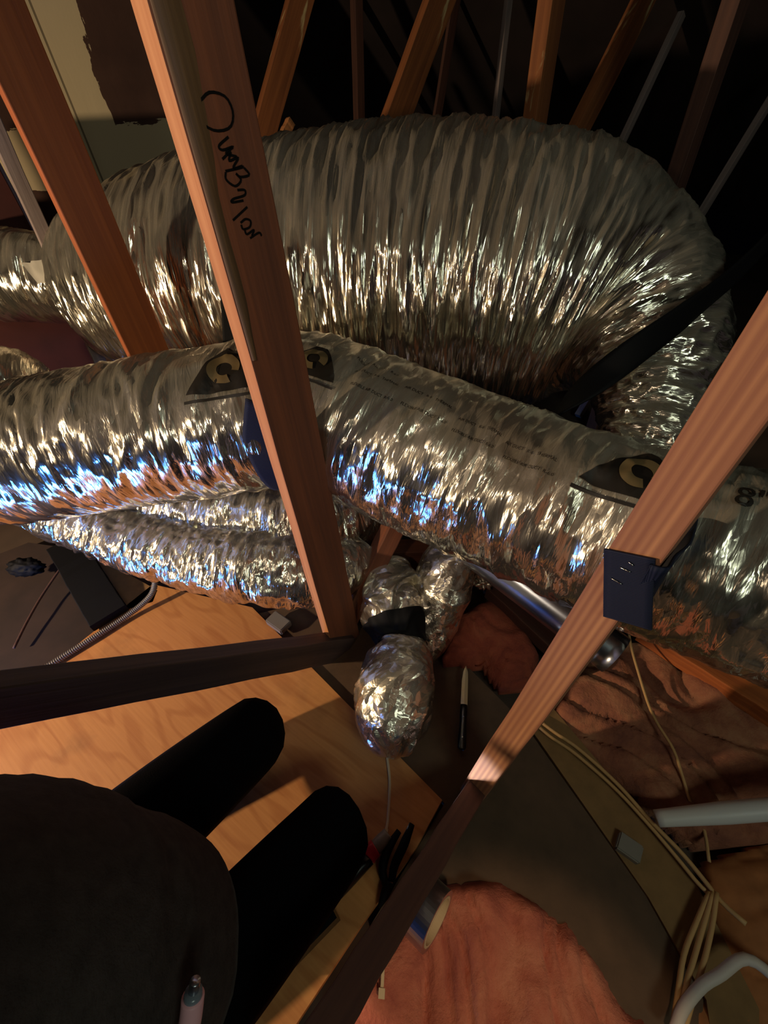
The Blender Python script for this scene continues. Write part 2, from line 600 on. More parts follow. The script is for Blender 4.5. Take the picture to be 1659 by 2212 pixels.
def ribbon(name, pts, width, mat, wdirs, thick=0.0022, parent=None, label=None, cat=None, group=None, n=60):
    """flat strap following pts; wdirs = one width direction per point"""
    P = catmull(pts, n); W = catmull(wdirs, n)
    W /= np.linalg.norm(W, axis=1)[:, None]
    T = np.gradient(P, axis=0); T /= np.linalg.norm(T, axis=1)[:, None] + 1e-9
    W = W - T * np.sum(W * T, 1)[:, None]; W /= np.linalg.norm(W, axis=1)[:, None]
    Nn = np.cross(T, W)
    d = np.r_[0, np.cumsum(np.linalg.norm(np.diff(P, axis=0), axis=1))]
    vs, uv, fs = [], [], []
    K = 7
    for i in range(n):
        for side in (1, -1):
            for k in range(K):
                u = (k / (K - 1) - 0.5)
                vs.append(P[i] + W[i] * width * u + Nn[i] * side * thick / 2); uv.append((width * u, d[i]))
    st = 2 * K
    for i in range(n - 1):
        for k in range(K - 1):
            a = i * st + k
            fs.append((a, a + 1, a + st + 1, a + st))
            b = i * st + K + k
            fs.append((b, b + st, b + st + 1, b + 1))
        a = i * st
        fs.append((a, a + st, a + st + K, a + K))
        a = i * st + K - 1
        fs.append((a, a + K, a + st + K, a + st))
    for i in (0, n - 1):
        for k in range(K - 1):
            a = i * st + k
            fs.append((a, a + K, a + K + 1, a + 1))
    me = pymesh(name, vs, fs, uv)
    o = link(name, me, mat, parent)
    if label: tag(o, label, cat, group)
    return o


def slab(name, poly, z0, z1, mat, label=None, cat=None, group=None, parent=None, kind=None):
    n = len(poly)
    vs = [(p[0], p[1], z0) for p in poly] + [(p[0], p[1], z1) for p in poly]
    fs = [tuple(range(n - 1, -1, -1)), tuple(range(n, 2 * n))] + [(i, (i + 1) % n, n + (i + 1) % n, n + i) for i in range(n)]
    bm = bmesh.new()
    bv = [bm.verts.new(v) for v in vs]
    for f in fs: bm.faces.new([bv[i] for i in f])
    bmesh.ops.recalc_face_normals(bm, faces=bm.faces)
    me = bpy.data.meshes.new(name); bm.to_mesh(me); bm.free()
    o = link(name, me, mat, parent, smooth=False)
    if label or kind: tag(o, label, cat, group, kind)
    return o


def batt(name, poly, z0, h, mat, label, cat='insulation', seed=1, res=0.008, edge=0.05, lump=0.02, fold=0.012, fold_dir=(0.6, -0.8)):
    """glass wool batt: soft-edged lumpy solid over a floor polygon"""
    poly = np.array([(p[0], p[1]) for p in poly])
    lo, hi = poly.min(0), poly.max(0)
    nx, ny = int((hi[0] - lo[0]) / res) + 2, int((hi[1] - lo[1]) / res) + 2
    X, Y = np.meshgrid(lo[0] + np.arange(nx) * res, lo[1] + np.arange(ny) * res, indexing='ij')
    inside = np.zeros(X.shape, bool); dist = np.full(X.shape, 9.0)
    n = len(poly)
    for i in range(n):
        a, b = poly[i], poly[(i + 1) % n]
        c = ((a[1] > Y) != (b[1] > Y)) & (X < (b[0] - a[0]) * (Y - a[1]) / (b[1] - a[1] + 1e-12) + a[0])
        inside ^= c
        ab = b - a
        t = np.clip(((X - a[0]) * ab[0] + (Y - a[1]) * ab[1]) / (ab @ ab), 0, 1)
        dist = np.minimum(dist, np.hypot(X - a[0] - t * ab[0], Y - a[1] - t * ab[1]))
    dn = vnoise(X * 18, Y * 18, seed + 3) - 0.5
    dd = dist + dn * 0.03 * (dist > 0.012)
    e = np.clip(dd / edge, 0, 1)
    prof = np.sqrt(np.clip(1 - (1 - e) ** 2, 0, 1))
    fx = X * fold_dir[0] + Y * fold_dir[1]; fy = -X * fold_dir[1] + Y * fold_dir[0]
    w_ = vnoise(X * 7, Y * 7, seed)
    Z = prof * (h + lump * (vnoise(X * 9, Y * 9, seed + 1) - 0.5) * 2 + lump * 0.6 * (vnoise(X * 26, Y * 26, seed + 2) - 0.5)
                - fold * np.clip(1 - np.abs(2 * vnoise(fy * 22 + 3 * w_, fx * 4, seed + 7) - 1) * 3, 0, 1)
                + lump * 0.2 * (vnoise(X * 90, Y * 90, seed + 4) - 0.5))
    idx = -np.ones(X.shape, int)
    vs, fs = [], []
    for i, j in zip(*np.nonzero(inside)):
        idx[i, j] = len(vs); vs.append((X[i, j], Y[i, j], z0 + max(0.001, Z[i, j])))
    for i in range(nx - 1):
        for j in range(ny - 1):
            q = (idx[i, j], idx[i + 1, j], idx[i + 1, j + 1], idx[i, j + 1])
            if min(q) >= 0: fs.append(q)
    # underside
    k = len(vs)
    cnt = {}
    for q in fs:
        for a, b in zip(q, q[1:] + q[:1]):
            cnt[(a, b)] = cnt.get((a, b), 0) + 1
    border = [e_ for e_ in cnt if (e_[1], e_[0]) not in cnt]
    low = {}
    for a, b in border:
        for v in (a, b):
            if v not in low:
                low[v] = len(vs); vs.append((vs[v][0], vs[v][1], z0 - 0.004))
    for a, b in border:
        fs.append((b, a, low[a], low[b]))
    o = link(name, pymesh(name, vs, fs), mat)
    return tag(o, label, cat)


def blob(name, c, rad, mat, parent=None, amp=0.25, freq=3.0, seed=0, sub=4, M3=None):
    bm = bmesh.new()
    bmesh.ops.create_icosphere(bm, subdivisions=sub, radius=1)
    for v in bm.verts:
        p = v.co.copy()
        d = mnoise.fractal(p * freq + Vector((seed * 3.1, seed, 0)), 0.8, 2.0, 4)
        v.co = p * (1 + amp * d)
        v.co = Vector((v.co.x * rad[0], v.co.y * rad[1], v.co.z * rad[2]))
    me = bpy.data.meshes.new(name); bm.to_mesh(me); bm.free()
    mw = Matrix.Translation(c) if M3 is None else frame_mat(Vector(c), *M3)
    return link(name, me, mat, parent, mw)


def join(name, parts, mat, parent=None, smooth=True):
    """several (verts, faces) in one mesh"""
    vs, fs = [], []
    for v, f in parts:
        k = len(vs); vs += [tuple(x) for x in v]; fs += [tuple(i + k for i in q) for q in f]
    return link(name, pymesh(name, vs, fs), mat, parent, smooth=smooth)


def boxvf(c, x, y, z, hx, hy, hz):
    c, x, y, z = Vector(c), Vector(x), Vector(y), Vector(z)
    v = [c + x * (hx * a) + y * (hy * b) + z * (hz * d) for d in (-1, 1) for b in (-1, 1) for a in (-1, 1)]
    return v, [(0, 2, 3, 1), (4, 5, 7, 6), (0, 1, 5, 4), (2, 6, 7, 3), (0, 4, 6, 2), (1, 3, 7, 5)]


# ================================================================== THE SETTING
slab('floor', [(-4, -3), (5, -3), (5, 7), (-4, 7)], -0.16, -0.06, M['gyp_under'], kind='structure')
# gable wall behind the posts on the left
bw = -2.62
wp = PB(205, 345, bw)
wall_len = (-0.34, 0.66)
vsf = boxvf(Vector((( wall_len[0] + wall_len[1]) / 2, 0.03, 0.6)), (1, 0, 0), (0, 1, 0), (0, 0, 1), (wall_len[1] - wall_len[0]) / 2, 0.02, 1.9)
wall = link('wall_back', pymesh('wall_back', *vsf), wall_mat(), None, frame_mat(wp, AX, -BX, ZZ), smooth=False)
tag(wall, kind='structure')
# roof deck: two slopes falling along the truss direction
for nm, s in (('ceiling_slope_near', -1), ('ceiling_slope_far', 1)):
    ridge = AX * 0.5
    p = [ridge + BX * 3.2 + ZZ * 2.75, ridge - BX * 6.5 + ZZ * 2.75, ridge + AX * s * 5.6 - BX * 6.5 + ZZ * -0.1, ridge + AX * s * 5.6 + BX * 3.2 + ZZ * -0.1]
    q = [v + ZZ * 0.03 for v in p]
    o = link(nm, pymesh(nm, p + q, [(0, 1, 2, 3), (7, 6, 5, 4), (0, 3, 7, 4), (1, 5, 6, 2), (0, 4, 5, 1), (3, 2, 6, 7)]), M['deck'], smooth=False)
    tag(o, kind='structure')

# ================================================================== TIMBER
POST = PZ(714, 1352)
main = None
pw = (0.225 * -1, 0.974)
base = Vector((-0.157, 0.681, 0))
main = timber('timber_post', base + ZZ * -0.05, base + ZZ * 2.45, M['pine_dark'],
              'tall brown wooden post with a bright edge coloured as lit and pen writing, before the ducts', 'post', sx=0.042, sy=0.095, seed=3)
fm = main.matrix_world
# side light put into the colour: paler pine on the narrow face
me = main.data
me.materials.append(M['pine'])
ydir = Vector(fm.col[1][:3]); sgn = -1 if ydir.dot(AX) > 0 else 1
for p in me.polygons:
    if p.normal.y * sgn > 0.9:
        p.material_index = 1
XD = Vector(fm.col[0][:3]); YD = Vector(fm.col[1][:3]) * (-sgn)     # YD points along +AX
# waney bark strip beside the bright edge
bs = []
face = base + XD * 0.0212
rn = random.Random(4)
vs, fs = [], []
NZ = 40
for i in range(NZ + 1):
    z = 0.86 + i * 0.04
    wd = 0.028 + 0.006 * math.sin(i * 0.9) + rn.uniform(-0.003, 0.003)
    if i < 6: wd *= 0.35 + i * 0.1
    for yy, xx in ((-0.0455, 0), (-0.0445, 0.003), (-0.0455 + wd * 0.5, 0.0045), (-0.0455 + wd * 0.75, 0.002), (-0.0455 + wd, 0.0)):
        vs.append(face + YD * yy + XD * xx + ZZ * z)
for i in range(NZ):
    for j in range(4):
        a = i * 5 + j
        fs.append((a, a + 1, a + 6, a + 5))
st = link('bark_strip', pymesh('bark_strip', vs, fs), M['bark'], main)
tag(st, 'rough bark-edged strip')


def stroke_mesh(lines, to3, wdt, nrm):
    vs, fs = [], []
    for ln in lines:
        P = catmull([(x * 0.5, y * 0.8, 0) for x, y in ln], 26)[:, :2] if len(ln) > 2 else np.array([(np.array(ln[0]) * (1 - t) + np.array(ln[1]) * t) * np.array([0.5, 0.8]) for t in np.linspace(0, 1, 8)])
        T = np.gradient(P, axis=0); T /= np.linalg.norm(T, axis=1)[:, None] + 1e-9
        k = len(vs)
        for p, t in zip(P, T):
            nn = np.array([-t[1], t[0]]) * wdt / 2
            for s in (1, -1):
                vs.append(to3(*(p + s * nn)))
        for i in range(len(P) - 1):
            a = k + 2 * i
            fs.append((a, a + 1, a + 3, a + 2))
    return vs, fs


# handwriting running down the wide face; letters: x along the post (down), y across towards its right edge
HW = [
    [(0.002, 0.00), (-0.012, 0.018), (-0.004, 0.040), (0.022, 0.046), (0.046, 0.036), (0.050, 0.012), (0.034, -0.006), (0.012, -0.006), (0.002, 0.002)],
    [(0.062, 0.030), (0.076, 0.012), (0.084, 0.016), (0.080, 0.034), (0.090, 0.020), (0.098, 0.036)],
    [(0.100, 0.012), (0.088, 0.028), (0.104, 0.022), (0.100, 0.038), (0.118, 0.026), (0.116, 0.042)],
    [(0.122, 0.012), (0.120, 0.030), (0.118, 0.044)],
    [(0.120, 0.044), (0.134, 0.050), (0.136, 0.034), (0.128, 0.028), (0.142, 0.034), (0.152, 0.022), (0.138, 0.010), (0.124, 0.012)],
    [(0.160, 0.024), (0.162, 0.036), (0.172, 0.034), (0.176, 0.014), (0.182, 0.010), (0.182, 0.030)],
    [(0.218, 0.004), (0.196, 0.034)],
    [(0.226, 0.016), (0.220, 0.026), (0.226, 0.034), (0.238, 0.030), (0.240, 0.018), (0.230, 0.016)],
    [(0.240, 0.020), (0.252, 0.022), (0.246, 0.036), (0.258, 0.030)],
    [(0.262, 0.026), (0.254, 0.044), (0.262, 0.048)],
]
ztop = 1.142
to3 = lambda a, b: face + XD * 0.0012 + ZZ * (ztop - a) + YD * (b - 0.022)
v_, f_ = stroke_mesh(HW, to3, 0.0026, XD)
link('handwriting', pymesh('handwriting', v_, f_), M['pen'], main, smooth=False)

# left post in the next truss
pl = PB(172, 430, -1.30); pl.z = 0
timber('timber_post', pl - ZZ * 0.1, pl + ZZ * 2.3, M['pine_red'], 'rusty brown wooden post at the left, behind the printed duct', 'post', sx=0.042, sy=0.1, seed=5)
# the post standing at the left edge of view
pe = PB(-75, 520, -2.3); pe.z = 0
timber('timber_post', pe - ZZ * 0.1, pe + ZZ * 1.15, plain('red_brown_board', (70, 26, 22), 0.85, var=0.2), 'dark red board standing at the left edge of the picture', 'board', sx=0.03, sy=0.42, xdir=BX, seed=6)
# strut at the right
J = PZ(1037, 1690)
strut_top = Vector((0.162, 0.028, 0.89))
timber('timber_strut', J + ZZ * -0.03, J + Vector((0.160, 0.036, 0.90)) * 2.0, M['pine_stripe'], 'pale pinkish striped wooden strut rising to the right edge under a stapled black strap', 'strut', sx=0.049, sy=0.09, seed=8)
# low brace towards the left
timber('timber_brace', PD(745, 1395, 1.24), PD(-260, 1553, 0.55), M['brace_wood'], 'dark grey wooden brace sloping to the left edge above the plywood', 'brace', sx=0.04, sy=0.085, seed=9)
# near diagonal
timber('timber_brace', J + Vector((-0.012, -0.012, 0.0)), PD(612, 2370, 0.44), M['dark_wood'], 'dark brown wooden brace crossing the bottom of the picture towards the viewer', 'brace', sx=0.042, sy=0.088, seed=10)
# brace behind the main post going back
timber('timber_brace', PZ(742, 1350, 0.0), PD(866, 1105, 1.16), M['pine_dark'], 'short brown wooden brace leaning back behind the crumpled foil boot', 'brace', sx=0.045, sy=0.09, xdir=(1, 0.1, 0), seed=11)
timber('timber_block', PD(800, 1205, 1.36), PD(1010, 1195, 1.32), M['pine_dark'], 'brown wooden block lying behind the two foil boots', 'timber', sx=0.1, sy=0.06, xdir=ZZ, seed=12)

# web timbers of the trusses beyond the large duct
def web(a, b, bplane, sx, sy, mat, label, seed):
    p, q = PB(*a, bplane), PB(*b, bplane)
    d = (p - q)
    foot = q - d * ((q.z + 0.05) / d.z)
    return timber('roof_truss_web', foot, p + d * ((1.95 - p.z) / d.z if p.z < 1.9 else 0.1), mat, label, 'truss timber', None, sx, sy, seed=seed)


web((1390, 0), (1240, 300), -1.27, 0.052, 0.10, M['pine_smear'], 'leaning orange-edged truss timber, tallest of the leaning ones at upper right', 21)
web((950, 0), (848, 275), -1.85, 0.042, 0.13, M['pine_smear'], 'leaning orange-edged truss timber above the middle of the large duct', 22)
web((648, 0), (566, 300), -2.42, 0.042, 0.11, M['pine_smear'], 'leaning smeared truss timber just right of the tall post', 23)
web((1590, 0), (1447, 430), -0.69, 0.05, 0.085, M['dark_wood'], 'upright dark red truss timber with a pale right edge at upper right', 24)
web((1192, 0), (1152, 280), -1.27, 0.06, 0.085, M['pine_smear'], 'upright truss timber with patchy tan smears above the large duct', 25)
web((1098, 0), (1068, 275), -1.9, 0.025, 0.04, M['grey_wood'], 'thin grey upright stick above the large duct, near the middle', 26)
web((1435, 110), (1325, 345), -1.27, 0.028, 0.04, M['grey_wood'], 'thin grey leaning stick between two truss timbers at upper right', 27)
web((1665, 215), (1510, 470), -0.8, 0.028, 0.05, M['grey_wood'], 'thin grey leaning stick at the right edge above the large duct', 28)
web((770, 0), (776, 255), -2.9, 0.05, 0.06, M['dark_wood'], 'faint dark upright timber between two leaning truss timbers', 29)
web((1450, -10), (1500, 200), -1.6, 0.045, 0.06, M['grey_wood'], 'faint grey timber leaning the other way at upper right', 30)
web((20, 340), (100, 520), -1.9, 0.03, 0.04, M['grey_wood'], 'thin pale stick standing left of the rusty post', 31)
web((985, 0), (940, 275), -2.3, 0.02, 0.06, M['dark_wood'], 'narrow dark upright timber behind the middle leaning truss timber', 32)
# block under the large duct's crown on the far side
timber('timber_block', PD(600, 318, 2.0), PD(628, 262, 2.0), M['pine'], 'small pale upright block at the back, right of the tall post', 'timber', sx=0.03, sy=0.04, seed=33)

# ================================================================== DUCTS
def duct_obj(name, D, mat, label, cat='duct'):
    o = link(name, D.mesh(name), mat)
    return tag(o, label, cat)


BIG = Duct([(PD(205, 655, 1.60), 0.14), (PD(240, 645, 1.58), 0.23), (PD(330, 625, 1.51), 0.30), (PD(540, 605, 1.40), 0.345), (PD(850, 600, 1.32), 0.365), (PD(1050, 610, 1.27), 0.36),
            (PD(1200, 630, 1.23), 0.335), (PD(1330, 680, 1.19), 0.265), (PD(1400, 770, 1.14), 0.18), (PD(1410, 880, 1.10), 0.13), (PD(1380, 1000, 1.08), 0.11)],
           ds=0.004, arc=0.012, crease=0.008, fine=0.005, kf=(26, 8), shear=0.02, seed=11)
duct_obj('insulated_duct', BIG, M['foil_big'], 'huge bulging foil-wrapped duct arching across the back behind the posts')
MID = Duct([(PD(-330, 1010, 1.10), 0.165), (PD(-120, 1000, 1.08), 0.168), (PD(60, 975, 1.06), 0.172), (PD(300, 940, 1.03), 0.172), (PD(520, 905, 1.02), 0.172), (PD(640, 890, 1.01), 0.174), (PD(720, 905, 0.99), 0.178),
            (PD(850, 955, 0.95), 0.172), (PD(1050, 1040, 0.88), 0.168), (PD(1250, 1120, 0.79), 0.160), (PD(1450, 1190, 0.71), 0.155), (PD(1659, 1255, 0.64), 0.150), (PD(1900, 1330, 0.58), 0.150)],
           ds=0.004, arc=0.010, crease=0.006, fine=0.003, kf=(18, 9), shear=0.02, seed=23)
mid = duct_obj('insulated_duct', MID, M['foil_mid'], 'foil-jacketed flexible duct with black print, crossing the whole picture in front')
LOWA = Duct([(PD(30, 1085, 1.34), 0.06), (PD(150, 1122, 1.28), 0.07), (PD(300, 1172, 1.21), 0.08), (PD(450, 1212, 1.16), 0.09), (PD(600, 1232, 1.14), 0.094), (PD(700, 1235, 1.18), 0.09), (PD(770, 1215, 1.27), 0.075)],
            ds=0.004, arc=0.009, crease=0.008, fine=0.004, kf=(26, 7), seed=31)
duct_obj('insulated_duct', LOWA, M['foil_low'], 'lowest crumpled foil duct with blue glints, lying above the plywood')
UPB = Duct([(PD(200, 1040, 1.36), 0.08), (PD(380, 1100, 1.30), 0.10), (PD(520, 1125, 1.27), 0.11), (PD(660, 1130, 1.27), 0.11), (PD(760, 1110, 1.33), 0.10), (PD(860, 1070, 1.42), 0.09)],
           ds=0.004, arc=0.009, crease=0.008, fine=0.004, kf=(26, 7), seed=37)
duct_obj('insulated_duct', UPB, M['foil_low'], 'crumpled foil duct squeezed between the printed duct and the lowest duct')
CON = Duct([(PD(-250, 600, 1.50), 0.14), (PD(-60, 600, 1.50), 0.14), (PD(70, 600, 1.48), 0.14), (PD(180, 600, 1.48), 0.12)], ds=0.006, arc=0.012, crease=0.008, fine=0.004, kf=(20, 6), seed=41)
con = duct_obj('insulated_duct', CON, M['foil_big'], 'smaller foil duct at the left edge with a pale paper label, joining the huge duct')
NEAR = Duct([(PD(-260, 880, 1.25), 0.16), (PD(-120, 860, 1.30), 0.16), (PD(20, 850, 1.36), 0.14), (PD(110, 860, 1.42), 0.09)], ds=0.006, arc=0.012, crease=0.006, fine=0.003, kf=(18, 6), seed=43)
duct_obj('insulated_duct', NEAR, M['foil_big'], 'dusty tan duct end at the left edge just above the printed duct')


def patch(D, corners, n, off, name, mat, parent, label=None):
    """four pixel corners (tl, tr, br, bl) laid on a duct's skin as a thin sheet"""
    st = [D.near(*c) for c in corners]
    vs, fs = [], []
    for i in range(n + 1):
        for j in range(n + 1):
            u, v = j / n, i / n
            s = (1 - v) * ((1 - u) * st[0][0] + u * st[1][0]) + v * ((1 - u) * st[3][0] + u * st[2][0])
            t = (1 - v) * ((1 - u) * st[0][1] + u * st[1][1]) + v * ((1 - u) * st[3][1] + u * st[2][1])
            vs.append(D.at(s, t, off))
    for i in range(n):
        for j in range(n):
            a = i * (n + 1) + j
            fs.append((a, a + 1, a + n + 2, a + n + 1))
    o = link(name, pymesh(name, vs, fs), mat, parent)
    if label: tag(o, label)
    return o


patch(CON, [(50, 570), (105, 560), (130, 605), (85, 612)], 8, 0.006, 'paper_label', M['paper'], con, 'pale grey-white paper label')
patch(CON, [(118, 572), (136, 580), (132, 602), (120, 598)], 6, 0.009, 'torn_label_edge', M['pinklabel'], con, 'pinkish torn scrap')


def disc_shape(D, s0, t0, outline, name, mat, parent, off, rot=0.0, refine=3):
    """closed outline in metres (x along duct, y towards the top) filled and laid on the skin"""
    bm = bmesh.new()
    P = [bm.verts.new((x, y, 0)) for x, y in outline]
    f = bm.faces.new(P)
    bmesh.ops.triangulate(bm, faces=[f])
    bmesh.ops.subdivide_edges(bm, edges=bm.edges[:], cuts=refine, use_grid_fill=True)
    bmesh.ops.triangulate(bm, faces=bm.faces[:])
    R0 = float(np.interp(s0, D.s, D.R))
    cr, sr = math.cos(rot), math.sin(rot)
    for v in bm.verts:
        x, y = v.co.x * cr - v.co.y * sr, v.co.x * sr + v.co.y * cr
        v.co = Vector(D.at(s0 + x, t0 - y / R0, off))
    me = bpy.data.meshes.new(name); bm.to_mesh(me); bm.free()
    return link(name, me, mat, parent)


def logo(D, px, py, parent, size=0.085, rot=0.0, flip=1):
    """rounded black triangle with an open tan ring, thin double rule below"""
    s0, t0 = D.near(px, py)
    k = size
    tri = []
    ctrl = [(-0.62, -0.30), (-0.5, -0.12), (-0.26, 0.20), (-0.08, 0.40), (0.06, 0.44), (0.20, 0.36), (0.40, 0.10), (0.56, -0.14), (0.62, -0.30)]
    tri = [(x * k * flip, y * k) for x, y in catmull([c + (0,) for c in ctrl], 28)[:, :2]]
    tri += [(x * k * flip, -0.33 * k) for x in (0.4, 0.2, 0.0, -0.2, -0.4)]
    lg = disc_shape(D, s0, t0, tri, 'printed_logo', M['ink'], parent, 0.0022, rot)
    tag(lg, 'black printed logo with a pale open ring')
    cx, cy = 0.04 * flip, 0.04
    R0 = float(np.interp(s0, D.s, D.R))
    vs, fs = [], []
    for a in np.linspace(-20, 290, 41):
        ca, sa = math.cos(math.radians(a)), math.sin(math.radians(a))
        for q in np.linspace(0, 1, 4):
            x = (cx + (0.13 + 0.14 * q) * ca) * k; y = (cy + (0.11 + 0.14 * q) * sa) * k
            vs.append(D.at(s0 + x, t0 - y / R0, 0.0036))
    for i in range(40):
        for j in range(3):
            q = i * 4 + j
            fs.append((q, q + 1, q + 5, q + 4))
    link('logo_ring', pymesh('logo_ring', vs, fs), M['ink_tan'], lg)
    rule = [(-0.66 * k, -0.40 * k), (0.66 * k, -0.40 * k), (0.66 * k, -0.445 * k), (-0.66 * k, -0.445 * k)]
    disc_shape(D, s0, t0, rule, 'logo_rule', M['ink'], lg, 0.0022, rot, refine=6)
    return lg


logo(MID, 478, 806, mid, 0.13, 0.0, 1)
logo(MID, 668, 778, mid, 0.10, 0.0, 1)
logo(MID, 1372, 1020, mid, 0.125, 0.0, 1)


def text_mesh(body, size):
    cu = bpy.data.curves.new('t', 'FONT'); cu.body = body; cu.size = size; cu.resolution_u = 3
    o = bpy.data.objects.new('t', cu); COL.objects.link(o)
    bpy.context.view_layer.update()
    dg = bpy.context.evaluated_depsgraph_get()
    me = o.evaluated_get(dg).to_mesh()
    v = [tuple(x.co) for x in me.vertices]; f = [tuple(p.vertices) for p in me.polygons]
    o.evaluated_get(dg).to_mesh_clear()
    bpy.data.objects.remove(o); bpy.data.curves.remove(cu)
    return v, f


def duct_text(D, px, py, body, size, name, parent, off=0.0022, bold=0.0):
    s0, t0 = D.near(px, py)
    v, f = text_mesh(body, size)
    R0 = float(np.interp(s0, D.s, D.R))
    # keep the text upright for the viewer: x grows to the right along the duct
    vs = [D.at(s0 + x, t0 - y / R0, off) for x, y, z in v]
    return link(name, pymesh(name, vs, f), M['ink'], parent, smooth=False)


duct_text(MID, 1575, 1092, '8"', 0.05, 'printed_size', mid)
ln1 = 'FLEXIBLE AIR DUCT  R-6.0'
ln2 = 'AIR DUCT   R-6   THERMAL'
for k_, (px, py) in enumerate([(770, 772), (762, 800), (752, 830), (870, 838), (862, 868), (985, 905), (975, 935), (1090, 955), (1085, 985)]):
    duct_text(MID, px, py, ln1 if k_ % 2 == 0 else ln2, 0.0085, 'printed_text', mid, 0.0016)

# crumpled boots
E1 = Duct([(PD(845, 1222, 1.28), 0.03), (PD(842, 1240, 1.24), 0.062), (PD(842, 1280, 1.20), 0.080), (PD(850, 1330, 1.15), 0.080), (PD(862, 1385, 1.12), 0.058), (PD(858, 1430, 1.08), 0.072), (PD(850, 1490, 1.03), 0.082), (PD(848, 1550, 1.00), 0.078), (PD(850, 1600, 0.985), 0.055), (PD(852, 1625, 0.985), 0.02)],
          ds=0.003, arc=0.005, crease=0.012, fine=0.005, kf=(11, 4), seed=51, front=(0, -1, 0.2))
e1 = duct_obj('duct_boot', E1, M['foil_wrap'], 'lumpy foil-wrapped duct boot bound with black tape, in front of the brown block', 'duct fitting')
ss = np.linspace(0, E1.s[-1], 300)
sb = E1.near(855, 1352)[0]
link('tape_band', E1.mesh('tape_band', False, sb - 0.03, sb + 0.045, 0.003), M['black'], e1)['label'] = 'black tape band'
E2 = Duct([(PD(1030, 1150, 1.25), 0.06), (PD(985, 1195, 1.21), 0.075), (PD(960, 1250, 1.19), 0.082), (PD(945, 1310, 1.18), 0.075), (PD(925, 1370, 1.18), 0.062), (PD(905, 1420, 1.17), 0.045)],
          ds=0.003, arc=0.006, crease=0.006, fine=0.002, kf=(12, 5), seed=55, front=(0, -1, 0.2))
duct_obj('duct_boot', E2, M['foil_wrap'], 'tan foil elbow running down from under the printed duct, right of the taped boot', 'duct fitting')
# bright sheet-metal pipe under the printed duct
GP = Duct([(PD(1010, 1175, 1.12), 0.05), (PD(1120, 1255, 1.06), 0.05), (PD(1250, 1352, 0.99), 0.05), (PD(1330, 1415, 0.95), 0.05)], ds=0.02, arc=0.008, crease=0, fine=0, seed=1)
duct_obj('metal_pipe', GP, M['zinc'], 'smooth sheet-metal pipe shining blue beneath the printed duct beside the striped strut', 'pipe')

# ================================================================== STRAPS
def strap_on_duct(D, px, py, width, th0, th1, name, label, extra=()):
    s0, _ = D.near(px, py)
    pts, wd = [], []
    for e_ in extra:
        pts.append(Vector(e_)); wd.append(Vector(D.T[np.argmin(abs(D.s - s0))]))
    R0 = float(np.interp(s0, D.s, D.R))
    Cc = np.array([np.interp(s0, D.s, D.C[:, k]) for k in range(3)])
    Nn = np.array([np.interp(s0, D.s, D.N[:, k]) for k in range(3)]); Ff = np.array([np.interp(s0, D.s, D.Fr[:, k]) for k in range(3)])
    for t in np.linspace(th0, th1, 14):
        pts.append(Vector(Cc + (R0 + 0.011) * (math.cos(t) * Nn + math.sin(t) * Ff))); wd.append(Vector(D.T[np.argmin(abs(D.s - s0))]))
    return ribbon(name, pts, width, M['black_strap'], wd, label=label, cat='strap', n=90)


strap_on_duct(MID, 552, 960, 0.052, math.radians(78), math.radians(215), 'hanger_strap', 'black strap cradling the printed duct beside the tall post', [PD(560, 868, 0.80)])
# strap stapled on the strut
strut = bpy.data.objects['timber_strut']
sm_ = strut.matrix_world
nf = Vector(sm_.col[1][:3]); nf = nf if nf.dot(AX) < 0 else -nf
fp = Vector(sm_.translation) + nf * 0.0475


def on_strut(x, y, off=0.0):
    r = ray(x, y)
    return CAM + r * ((fp + nf * off - CAM).dot(nf) / r.dot(nf))


f0 = [on_strut(1358, 1196), on_strut(1357, 1240), on_strut(1355, 1290), on_strut(1354, 1345)]
xs_ = Vector(sm_.col[0][:3]); xs_ = xs_ if xs_.dot(RGT) > 0 else -xs_
sw = ribbon('hanger_strap', f0, 0.050, M['black_strap'], [xs_, xs_, xs_, xs_ * 0.9 - ZZ * 0.25], thick=0.003, label='black strap stapled on the striped strut and passing under the printed duct', cat='strap')
g0 = on_strut(1398, 1262, 0.001)
ribbon('return_fold', [g0 - xs_ * 0.006, g0 + xs_ * 0.006 + AX * 0.008, g0 + xs_ * 0.006 + AX * 0.05 - ZZ * 0.02, g0 + xs_ * 0.0 + AX * 0.12 - ZZ * 0.05, g0 - xs_ * 0.02 + AX * 0.2 - ZZ * 0.07], 0.052, M['black_strap'], [ZZ, ZZ, ZZ, ZZ + xs_ * 0.3, ZZ + xs_ * 0.8], thick=0.003, parent=sw)
for (a, b) in (((1358, 1214), (1368, 1222)), ((1340, 1226), (1362, 1236)), ((1320, 1249), (1343, 1262))):
    tube('staple', [on_strut(a[0], a[1], 0.0022), on_strut((a[0] + b[0]) / 2, (a[1] + b[1]) / 2, 0.003), on_strut(b[0], b[1], 0.0022)], 0.0007, M['steel'], sw, n=8, sides=6)
# wide strap on the large duct
ribbon('hanger_strap', [PD(1680, 500, 0.98), PD(1590, 590, 0.95), PD(1480, 680, 0.90), PD(1350, 775, 0.88), PD(1230, 868, 0.90), PD(1170, 920, 0.96)], 0.06, M['black'],
       [RGT * 0.62 + UPV * 0.78] * 6, thick=0.004, label='wide black strap slung diagonally over the right end of the huge duct', cat='strap')
ribbon('hanger_strap', [PD(487, 560, 0.95), PD(490, 640, 0.96), PD(494, 700, 0.97), PD(497, 770, 0.985)], 0.03, M['black'], [RGT] * 4, label='narrow black strap hanging close beside the tall post, in front of the huge duct', cat='strap')

